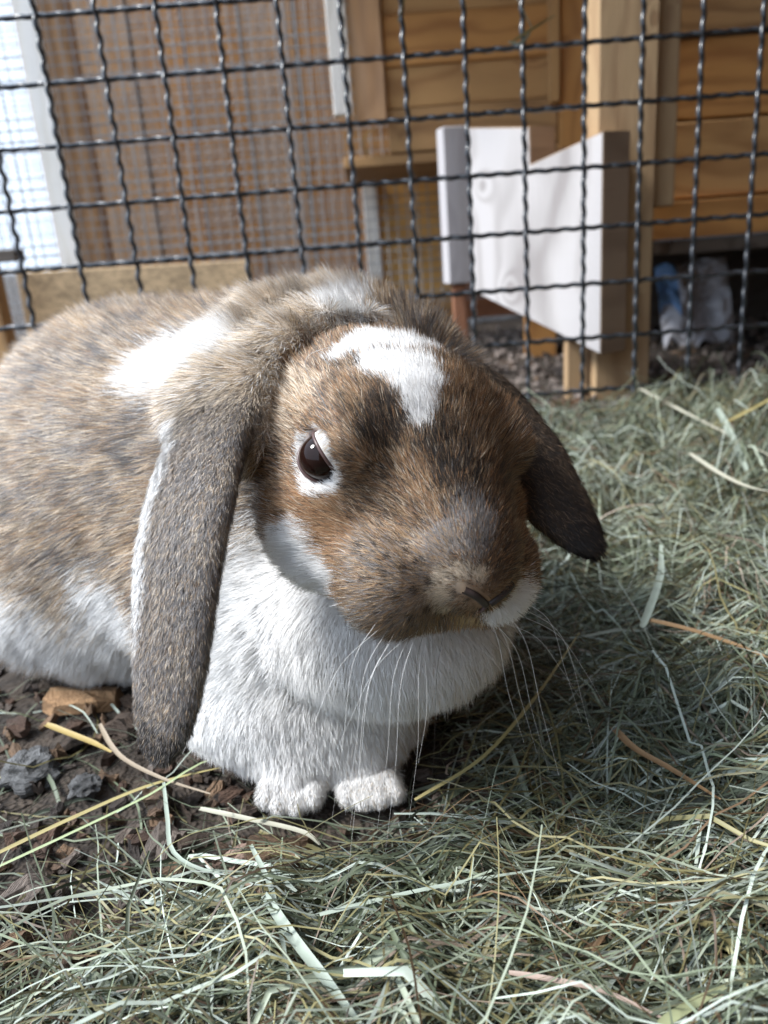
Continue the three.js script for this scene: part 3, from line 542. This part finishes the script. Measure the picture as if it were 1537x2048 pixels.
// ---- eyes with their lids, whiskers
const lidMaterial = new THREE.MeshStandardMaterial({ color: new THREE.Color().setRGB(0.80, 0.76, 0.71), roughness: 0.7 }), rimMaterial = new THREE.MeshStandardMaterial({ color: new THREE.Color().setRGB(0.10, 0.06, 0.055), roughness: 0.35 });
for (const e of EYES) {
  const o = mesh('eye', new THREE.SphereGeometry(e.r, 48, 32), new THREE.MeshPhysicalMaterial({ color: new THREE.Color().setRGB(0.014, 0.006, 0.0045), roughness: 0.06, specularIntensity: 0.5 }), rabbit); o.position.copy(e.c);
  for (const { name, d, ang: a } of e.lids) {
    const q = new THREE.Quaternion().setFromUnitVectors(V3(0, 1, 0), d);
    const lid = mesh(name, new THREE.SphereGeometry(e.r * 1.07, 40, 16, 0, 2 * Math.PI, 0, a), lidMaterial, o); lid.quaternion.copy(q);
    const rim = mesh('lid_rim', new THREE.TorusGeometry(e.r * 1.05 * Math.sin(a), 0.00055, 8, 60).rotateX(Math.PI / 2).translate(0, e.r * 1.05 * Math.cos(a), 0), rimMaterial, o); rim.quaternion.copy(q);
  }
}
{
  const dark = new THREE.MeshStandardMaterial({ color: new THREE.Color().setRGB(0.030, 0.020, 0.018), roughness: 0.5 }), lip = new THREE.MeshStandardMaterial({ color: new THREE.Color().setRGB(0.10, 0.06, 0.06), roughness: 0.5 });
  for (const l of NOSTRILS) { const c = new THREE.CatmullRomCurve3(l.map(p => p.clone().addScaledVector(HF, 0.0003))), g = new THREE.TubeGeometry(c, 12, 0.0012, 8); mesh('nostril', g, dark, rabbit); }
  mesh('lip_cleft', new THREE.TubeGeometry(new THREE.CatmullRomCurve3(CLEFT.map(p => p.clone().addScaledVector(HF, 0.0004))), 10, 0.0006, 6), lip, rabbit);
}
{
  const wr = mulberry(77), wm = new THREE.MeshStandardMaterial({ color: new THREE.Color().setRGB(0.85, 0.84, 0.82), roughness: 0.4 }), dm = new THREE.MeshStandardMaterial({ color: new THREE.Color().setRGB(0.03, 0.025, 0.022), roughness: 0.5 });
  const whisker = (pts, r, m) => {
    const c = new THREE.CatmullRomCurve3(pts), g = new THREE.TubeGeometry(c, 20, r, 5), P = g.attributes.position, q = V3();
    for (let i = 0; i < P.count; i++) { const s = Math.floor(i / 6) / 20, k = 1 - 0.75 * s; c.getPointAt(s, q); P.setXYZ(i, q.x + (P.getX(i) - q.x) * k, q.y + (P.getY(i) - q.y) * k, q.z + (P.getZ(i) - q.z) * k); }
    mesh('whisker', g, m, rabbit);
  };
  for (const s of [1, -1]) for (let i = 0; i < 13; i++) {
    const r = 0.5 + 2.3 * (i + wr()) / 13, u = -1.6 - 1.4 * wr(), r0 = skinAlong(head(9, s * r, u), HF.clone().negate()), L = 0.030 + 0.035 * wr(), out = i % 4 === 3 ? 1.3 : 0.1 + 0.5 * r * 0.4 + 0.3 * wr();
    const d = HR.clone().multiplyScalar(s * out).addScaledVector(HF, 0.25 + 0.3 * wr()).add(V3(0, -0.5, 0)).normalize(), hang = i % 4 === 3 ? 0.4 : 1;
    const p1 = r0.clone().addScaledVector(d, L * 0.30), p2 = p1.clone().addScaledVector(d, L * 0.20).add(V3(0, -L * 0.38 * hang, 0)), p3 = p2.clone().addScaledVector(d, L * 0.08).add(V3(HR.x * s * 0.004, -L * 0.5 * hang, 0));
    whisker([r0, p1, p2, p3], 0.000065, wr() < 0.75 ? wm : dm);
  }
  const e = EYES[0].c; whisker([e.clone().addScaledVector(HU, 0.014).addScaledVector(HF, -0.004), e.clone().addScaledVector(HU, 0.028).addScaledVector(HF, -0.010).addScaledVector(HR, 0.008), e.clone().addScaledVector(HU, 0.036).addScaledVector(HF, -0.006).addScaledVector(HR, -0.002)], 0.00011, wm);
}
// ---------------------------------------------------------------- bark chips, stones
const hr = mulberry(515), hrr = (a, b) => a + (b - a) * hr();
const onGround = (px, py, h = 0) => { const o = camera.position, d = at(px, py, 1).sub(o); return o.clone().addScaledVector(d, (h - o.y) / d.y); };
function chipGeometry(L, Wd, T, R, n = 9) {              // a torn flake: uneven outline, split faces
  const top = [], bot = [], s = R() * 9;
  for (let i = 0; i < n; i++) {
    const a = i / n * 2 * Math.PI, sq = 1 / Math.max(Math.abs(Math.cos(a)), Math.abs(Math.sin(a)), 0.72), k = sq * (0.72 + 0.38 * R());
    const x = Math.cos(a) * L / 2 * k, z = Math.sin(a) * Wd / 2 * k, warp = noise3(x / L * 2, z / L * 2, s) * T * 0.9;
    top.push([x * (0.86 + 0.1 * R()), T / 2 * (0.5 + 0.8 * R()) + warp, z * (0.86 + 0.1 * R())]); bot.push([x, -T / 2 + warp * 0.6, z]);
  }
  const pos = [], tri = (a, b, c) => pos.push(...a, ...b, ...c), ct = [L * 0.1 * (R() - 0.5), T * 0.7, Wd * 0.1 * (R() - 0.5)], cb = [0, -T / 2, 0];
  for (let i = 0; i < n; i++) { const j = (i + 1) % n; tri(ct, top[j], top[i]); tri(top[i], top[j], bot[j]); tri(top[i], bot[j], bot[i]); tri(cb, bot[i], bot[j]); }
  const g = new THREE.BufferGeometry(); g.setAttribute('position', new THREE.Float32BufferAttribute(pos, 3)); g.computeVertexNormals();
  const uv = []; for (let i = 0; i < pos.length; i += 3) uv.push(pos[i] / 0.08 + s, pos[i + 2] / 0.04 + pos[i + 1] / 0.04); g.setAttribute('uv', new THREE.Float32BufferAttribute(uv, 2));
  return g;
}
const barkMap = texture(512, 256, (u, v) => { const a = noise3(u * 9, v * 40, 1), b = noise3(u * 50, v * 90, 2), c = noise3(u * 4, v * 6, 3), t = 0.75 + 0.14 * a + 0.2 * b + 0.25 * c, k = b > 0.6 ? 0.5 : 1; return [t * k, t * k * 0.97, t * k * 0.94]; });
const barkBump = texture(512, 256, (u, v) => { const q = 0.5 + 0.3 * noise3(u * 6, v * 60, 1) + 0.2 * noise3(u * 40, v * 120, 2); return [q, q, q]; }, false);
const bark = (r, g, b, rough = 0.85) => new THREE.MeshStandardMaterial({ color: new THREE.Color().setRGB(r, g, b), map: barkMap, bumpMap: barkBump, bumpScale: 0.0012, roughness: rough });
const BARK = [bark(0.135, 0.088, 0.058), bark(0.075, 0.052, 0.038), bark(0.21, 0.135, 0.082), bark(0.045, 0.034, 0.028), bark(0.165, 0.135, 0.115), bark(0.105, 0.062, 0.042)];
const PALECHIP = bark(0.52, 0.32, 0.17), STONE = bark(0.15, 0.155, 0.16, 0.8), PINKCHIP = bark(0.36, 0.25, 0.20);
const pieces = (name, label, group, category) => (px, py, L, Wd, T, turn, m, tilt = 0.1, lift = 0.35, lab) => {
  const p = onGround(px, py); const SZ = L > 0.015 ? 'broad' : 'small', CN = ['brown', 'dark brown', 'light brown', 'blackish', 'greyish', 'reddish'][BARK.indexOf(m)]; if (!lab) { label = `${SZ} ${CN} bark chip on the dark soil beside the rabbit`; group = `${SZ} ${CN} bark chips on the soil`; }
  const o = tag(mesh(name, chipGeometry(L, Wd, T, hr, 11), m, null, true), lab || label, category, lab ? undefined : group);
  o.position.set(p.x, groundHeight(p.x, p.z) + T * lift + 0.001, p.z); o.rotation.set(hrr(-tilt, tilt), turn, hrr(-tilt, tilt), 'YXZ'); return o;
};
const chip = pieces('bark_chip', 'small brown bark chip lying on the dark soil beside the rabbit', 'bark chips scattered on the soil', 'bark chip');
chip(168, 1398, 0.040, 0.017, 0.007, 0.12, PALECHIP, 0.08, 0.7, 'large pale tan wood chip on the soil near the long ear');
for (const [px, py, r, lab] of [[62, 1530, 0.0125, 'angular dark grey stone on the soil, larger of two'], [168, 1562, 0.0068, 'small rounded grey stone on the soil, smaller of two']]) {
  const g = new THREE.IcosahedronGeometry(r, 5), P = g.attributes.position, q = V3(), p = onGround(px, py);
  for (let i = 0; i < P.count; i++) { q.fromBufferAttribute(P, i); const d = q.clone().normalize(), k = 1 + 0.28 * noise3(d.x * 1.3 + px, d.y * 1.3, d.z * 1.3) + 0.07 * noise3(d.x * 3, d.y * 3 + px, d.z * 3) + 0.012 * noise3(d.x * 14, d.y * 14, d.z * 14); q.copy(d).multiplyScalar(r * k); q.y *= 0.62; P.setXYZ(i, q.x, q.y, q.z); }
  g.computeVertexNormals(); const o = tag(mesh('stone', g, STONE, null, true), lab, 'stone'); o.position.set(p.x, groundHeight(p.x, p.z) + r * 0.35, p.z);
}
chip(565, 1700, 0.028, 0.016, 0.005, 0.35, BARK[2], 0.1, 0.7, 'brown ribbed bark chip on the soil in front of the fore paw');
chip(475, 1712, 0.018, 0.010, 0.004, 0.6, PINKCHIP, 0.1, 0.9, 'pinkish grey flake next to the ribbed chip before the paw');
chip(60, 1800, 0.022, 0.014, 0.005, 1.0, BARK[4], 0.15, 0.7, 'broad greyish brown chip half covered by hay stems');
chip(320, 1690, 0.022, 0.013, 0.005, 1.3, BARK[4], 0.15, 0.8, 'grey brown chip on the soil below the ear tip');
chip(100, 1320, 0.024, 0.012, 0.005, 0.5, BARK[5], 0.15, 0.6, 'reddish brown chip close to the white belly fur');
chip(250, 1440, 0.022, 0.013, 0.006, -0.3, BARK[1], 0.15, 0.7, 'dark brown chip between the pale tan chip and the ear');
chip(1140, 880, 0.040, 0.022, 0.018, 0.2, bark(0.30, 0.15, 0.075), 0.2, 0.5, 'russet block of bark standing by the fence behind the dark ear');
for (let i = 0; i < 170; i++) {
  const x = hrr(-30, 640), y = hrr(1270, 1960); if (y > 1500 && hr() < 0.35) continue;
  const p = onGround(x, y); if (sdf(p.x, 0.006, p.z) < 0.006) continue;
  chip(x, y, hrr(0.006, 0.019), hrr(0.004, 0.009), hrr(0.0015, 0.0045), hrr(0, 6.28), BARK[Math.floor(hr() * 6)], 0.35, hrr(0.3, 0.9));
}
{ // crumbs of bark over all the soil, too many and too small to count
  const parts = BARK.map(() => []), far = [];
  for (let i = 0; i < 5200; i++) {
    const z = -0.12 - Math.pow(hr(), 1.5) * 1.5, x = hrr(-0.85, 0.85) * (0.35 - z * 0.6), s = z < -0.6 ? 1.6 : 1; if (sdf(x, 0.006, z) < 0.002) continue;
    const g = chipGeometry(hrr(0.003, 0.012) * s, hrr(0.002, 0.006) * s, hrr(0.001, 0.004) * s, hr, 5); g.rotateZ(hrr(-0.5, 0.5)).rotateX(hrr(-0.4, 0.4)).rotateY(hrr(0, 6.28)).translate(x, groundHeight(x, z) + 0.001, z);
    parts[Math.floor(hr() * 6)].push(g);
  }
  const g = thing('bark_mulch', 'fine dark bark crumbs covering the soil floor', 'bark mulch'); g.userData.kind = 'stuff';
  parts.forEach((p, i) => tag(mesh('crumbs', mergeGeometries(p), BARK[i], g), null, null, null, 'stuff'));
  const grit = []; for (let i = 0; i < 900; i++) { const z = -0.83 - hr() * 0.9, x = hrr(0.0, 0.55) * (-z); const q = chipGeometry(hrr(0.006, 0.018), hrr(0.005, 0.012), hrr(0.003, 0.008), hr, 5); q.rotateZ(hrr(-0.5, 0.5)).rotateY(hrr(0, 6.28)).translate(x, groundHeight(x, z) + 0.003, z); grit.push(q); }
  tag(mesh('wood_chip_litter', mergeGeometries(grit), bark(0.33, 0.28, 0.25), null, true), 'pale greyish wood chips scattered beyond the wire fence', 'wood chips', null, 'stuff');
}
// ---------------------------------------------------------------- hay
const HAYC = [[0.155, 0.185, 0.12], [0.255, 0.29, 0.215], [0.095, 0.115, 0.07], [0.23, 0.21, 0.10], [0.15, 0.13, 0.055], [0.12, 0.075, 0.04], [0.38, 0.43, 0.37], [0.07, 0.078, 0.038], [0.27, 0.21, 0.16]];
const HAYP = [0.18, 0.38, 0.50, 0.61, 0.71, 0.79, 0.92, 0.97, 1];
const hayDepth = (x, z) => {                             // how thick the hay lies
  const n = noise3(x * 9, 4, z * 9), n2 = noise3(x * 26, 8, z * 26);
  const right = smooth(0.03, 0.13, x + 0.02 * n) * smooth(-0.88, -0.76, z + 0.02 * n), front = smooth(-0.262, -0.205, z + 0.02 * n - 0.075 * smooth(0.0, -0.16, x));
  return Math.max(0, right * (0.026 + 0.010 * n + 0.018 * smooth(0.15, 0.4, x)), front * (0.014 + 0.006 * n)) * (0.8 + 0.75 * n2);
};
function Strands() {
  const pos = [], nor = [], col = [], idx = [];
  return {
    add(pts, width, c, twist0, twist1, fold = 0) {       // a ribbon along pts; fold lifts its two edges into a shallow V
      const n = pts.length, b0 = pos.length / 3, t = V3(), s = V3(), u = V3(), q = V3();
      for (let i = 0; i < n; i++) {
        t.copy(pts[Math.min(n - 1, i + 1)]).sub(pts[Math.max(0, i - 1)]).normalize(); s.set(0, 1, 0).cross(t); if (s.lengthSq() < 1e-5) s.set(1, 0, 0); s.normalize(); u.copy(t).cross(s);
        const a = lerp(twist0, twist1, i / (n - 1)); q.copy(s).multiplyScalar(Math.cos(a)).addScaledVector(u, Math.sin(a)); u.copy(t).cross(q).normalize();
        const w = width / 2 * Math.min(1, 0.72 + 2.5 * i / (n - 1), 0.45 + 1.6 * (n - 1 - i) / (n - 1));
        for (const e of [-1, 0, 1]) { if (e === 0 && !fold) continue; const f = e ? fold * w : 0; pos.push(pts[i].x + q.x * w * e + u.x * f, pts[i].y + q.y * w * e + u.y * f, pts[i].z + q.z * w * e + u.z * f); nor.push(u.x - q.x * e * fold * 0.8, u.y - q.y * e * fold * 0.8, u.z - q.z * e * fold * 0.8); const d = 0.92 + 0.16 * hr(); col.push(c[0] * d, c[1] * d, c[2] * d); }
        const m = fold ? 3 : 2; if (i) for (let k = 0; k < m - 1; k++) { const a0 = b0 + (i - 1) * m + k, a1 = a0 + m; idx.push(a0, a0 + 1, a1, a1, a0 + 1, a1 + 1); }
      }
    },
    geometry() { const g = new THREE.BufferGeometry(); g.setAttribute('position', new THREE.Float32BufferAttribute(pos, 3)); g.setAttribute('normal', new THREE.Float32BufferAttribute(nor, 3)); g.setAttribute('color', new THREE.Float32BufferAttribute(col, 3)); g.setIndex(idx); g.computeVertexNormals(); return g; },
  };
}
const hayMaterial = new THREE.MeshPhysicalMaterial({ vertexColors: true, roughness: 0.55, side: THREE.DoubleSide });
const hayColor = () => { const r = hr(), i = HAYP.findIndex(p => r < p), k = hrr(0.45, 1.4); return HAYC[i].map(c => c * k); };
function hayBed(name, label, count, sample) {
  const S = Strands(); let made = 0;
  for (let it = 0; it < count; it++) {
    const [x, z] = sample(), D = hayDepth(x, z); if (hr() > Math.min(1, D / 0.010) && hr() > 0.03) continue;
    const broad = hr() < 0.10, L0 = Math.pow(hr(), 1.3) * 0.17 + 0.02, n = broad ? 7 : L0 > 0.09 ? 17 : 11, L = broad ? hrr(0.025, 0.11) : L0; let az = hrr(0, 2 * Math.PI); if (hr() < 0.35) az = hrr(-0.5, 0.9) + (hr() < 0.5 ? Math.PI : 0);
    const curv = hrr(-1, 1) * (hr() < 0.35 ? 4.2 : 1.1) / L * (L < 0.05 ? 1 : 0.8), wob = hrr(0.0, 1.1), ph = hr() * 9, layer = Math.pow(hr(), 1.0), pitch = hrr(-0.16, 0.26) * (hr() < 0.15 ? 2.4 : 1), arch = hrr(-0.5, 0.9) * 0.12;
    const pts = []; let px = x - Math.cos(az) * L / 2, pz = z - Math.sin(az) * L / 2, a = az - curv * L / 2, bad = false;
    for (let i = 0; i < n; i++) {
      const s = i / (n - 1), g0 = groundHeight(px, pz), y = g0 + 0.0012 + Math.max(0, layer * hayDepth(px, pz) + (s - 0.5) * L * pitch + arch * L * 4 * s * (1 - s) + 0.002 * noise3(s * 3, ph, 1));
      const e = sdf(px, y, pz); if (e < 0.004) { bad = true; break; }
      pts.push(V3(px, y, pz)); a += (curv + wob * noise3(s * 2.2, ph, 5) * 2 / L * 0.6) * L / (n - 1); px += Math.cos(a) * L / (n - 1); pz += Math.sin(a) * L / (n - 1);
    }
    if (bad) continue; const tw = hrr(-1, 1);
    S.add(pts, broad ? hrr(0.0012, 0.0028) : hrr(0.00040, 0.0010), hayColor(), tw, tw + hrr(-1.2, 1.2), broad ? 0.45 : 0); made++;
  }
  console.log(name, made);
  tag(mesh(name, S.geometry(), hayMaterial, null, true), label, 'hay', null, 'stuff');
}
hayBed('hay_bed', 'loose greenish grey hay spread over the floor in front of the rabbit', 17500, () => { const z = -0.08 - Math.pow(hr(), 0.9) * 0.30, x = hrr(-0.9, 0.9) * (0.09 - z * 0.62); return [x, z]; });
hayBed('hay_bed', 'deeper drift of hay between the rabbit and the wire fence', 14500, () => { const z = -0.30 - hr() * 0.52; return [hrr(0.0, 0.62) * (0.05 - z * 1.0) + 0.02, z]; });
// single stems and blades that stand out of the bed
function stem(name, label, way, width, color, lift = 0.004, fold = 0.4, twist = [0.1, -0.2], z) {
  const pts = new THREE.CatmullRomCurve3(way.map(([x, y, h = lift]) => { if (z !== undefined) { const o = camera.position, d = at(x, y, 1).sub(o); return o.clone().addScaledVector(d, (z + h - o.z) / d.z); } const q = onGround(x, y, h); q.y += 0; return q; })).getPoints(14), S = Strands();
  S.add(pts, width, color, twist[0], twist[1], fold); return tag(mesh(name, S.geometry(), hayMaterial, null, true), label, 'straw', undefined);
}
const PALE = [0.31, 0.36, 0.30], STRAW = [0.33, 0.28, 0.12], OLIVE = [0.33, 0.31, 0.10], TAN = [0.32, 0.20, 0.10], PINK = [0.38, 0.29, 0.24], GREEN = [0.34, 0.40, 0.22], BONE = [0.40, 0.39, 0.31];
stem('straw', 'broad pale green blade lying flat on the hay before the paws', [[530, 1790], [590, 1880], [650, 1960], [735, 2070]], 0.0032, PALE, 0.018, 0.5, [0.5, -0.3]);
stem('straw', 'long yellow green stem crossing the soil towards the ear tip', [[-20, 1715], [150, 1635], [300, 1572], [475, 1528]], 0.0022, STRAW, 0.008);
stem('straw', 'thin green stem lying along the yellow stem over the soil', [[-20, 1742], [140, 1668], [300, 1590], [420, 1520], [560, 1505]], 0.0014, GREEN, 0.010);
stem('straw', 'white straight stem lying before the fore paws', [[400, 1618], [500, 1640], [612, 1668], [640, 1690]], 0.0024, BONE, 0.010);
stem('straw', 'thin green stem bent in a hook below the ear tip', [[328, 1565], [336, 1640], [344, 1700], [390, 1735], [480, 1752], [610, 1748]], 0.0016, PALE, 0.010);
stem('straw', 'forked pale stem reaching down from the pinkish flake', [[502, 1690], [540, 1770], [560, 1850], [578, 1960]], 0.0017, PALE, 0.016);
stem('straw', 'short thick yellow olive stub on the soil near the pale chip', [[92, 1450], [130, 1466], [185, 1488], [222, 1505]], 0.0034, [0.36, 0.27, 0.10], 0.010, 0.6);
stem('straw', 'grey curled stem on the soil beside the ear tip', [[200, 1448], [222, 1490], [250, 1520], [330, 1560], [420, 1588]], 0.0022, [0.33, 0.27, 0.20], 0.009);
stem('straw', 'orange brown straw jutting out of the hay drift', [[1290, 1240, 0.03], [1380, 1262, 0.03], [1470, 1292, 0.03], [1570, 1330, 0.03]], 0.0036, TAN, 0.02, 0.5);
stem('straw', 'tan pointed leaf in the shaded hay beside the dewlap', [[1225, 1455, 0.02], [1270, 1500, 0.022], [1340, 1540, 0.022], [1440, 1600, 0.02]], 0.0032, TAN, 0.02, 0.5);
stem('straw', 'thick yellow green cut stub on top of the hay', [[1320, 2052], [1380, 2015], [1452, 1974]], 0.0028, [0.27, 0.29, 0.16], 0.024, 0.5);
stem('straw', 'pinkish dry blade on the hay near the cut stub', [[1018, 1946], [1110, 1962], [1210, 1985], [1330, 2040]], 0.0018, PINK, 0.020, 0.5);
stem('straw', 'pale straw leaning up against the foot of the fence', [[1278, 778, 0.055], [1360, 822, 0.05], [1450, 868, 0.04], [1545, 915, 0.035]], 0.0048, BONE, 0.04, 0.5);
stem('straw', 'short thick green straw sticking up from the hay drift', [[1432, 818, 0.06], [1450, 850, 0.05], [1480, 915, 0.035], [1496, 950, 0.03]], 0.0062, PALE, 0.04, 0.5);
stem('straw', 'thin straw crossing over the leaning pale straw', [[1560, 790, 0.06], [1500, 822, 0.055], [1440, 852, 0.05]], 0.0042, STRAW, 0.05, 0.5);
stem('straw', 'pale twin edged blade lying on the hay drift', [[1378, 908, 0.04], [1440, 950, 0.038], [1500, 978, 0.036], [1570, 990, 0.036]], 0.0045, BONE, 0.03, 0.6);
stem('straw', 'broken white blade end in the hay drift below the dark ear', [[1285, 1255, 0.03], [1305, 1205, 0.032], [1322, 1150, 0.034], [1322, 1090, 0.034]], 0.0038, PALE, 0.03, 0.5);
stem('straw', 'long green stem rising from the shaded hay to the dewlap', [[830, 1600, 0.008], [960, 1520, 0.014], [1060, 1410, 0.022], [1160, 1265, 0.03]], 0.0018, STRAW, 0.02, 0.3);
stem('straw', 'long pale stem stretched over the front of the hay', [[640, 1830, 0.016], [800, 1790, 0.018], [950, 1760, 0.02], [1110, 1735, 0.022]], 0.0016, PALE, 0.02, 0.3);
// wisps caught in the wires
stem('hay_wisp', 'green wisp of hay caught on the upper wire of the black fence', [[1030, -10], [1050, 30], [1062, 60], [1040, 88], [1018, 84]], 0.0030, PALE, 0.010, 0.3, [0.2, 1.2], -0.8);
stem('hay_wisp', 'dry spiky wisp beside the green one on the fence', [[1110, 32], [1080, 50], [1050, 68], [1022, 86]], 0.0034, STRAW, 0.012, 0.3, [0.2, 1.0], -0.8);
stem('hay_wisp', 'straw end hanging over the wire above the hutch door', [[815, -10], [806, 15], [796, 45]], 0.0030, STRAW, 0.010, 0.4, [0.2, 0.6], -0.8);
stem('hay_wisp', 'pale curl of hay caught in the mesh beside the hutch', [[748, 258], [732, 278], [730, 300], [736, 322]], 0.012, BONE, 0.012, 0.4, [0.2, 0.9], -1.5);
renderer.render(scene, camera);
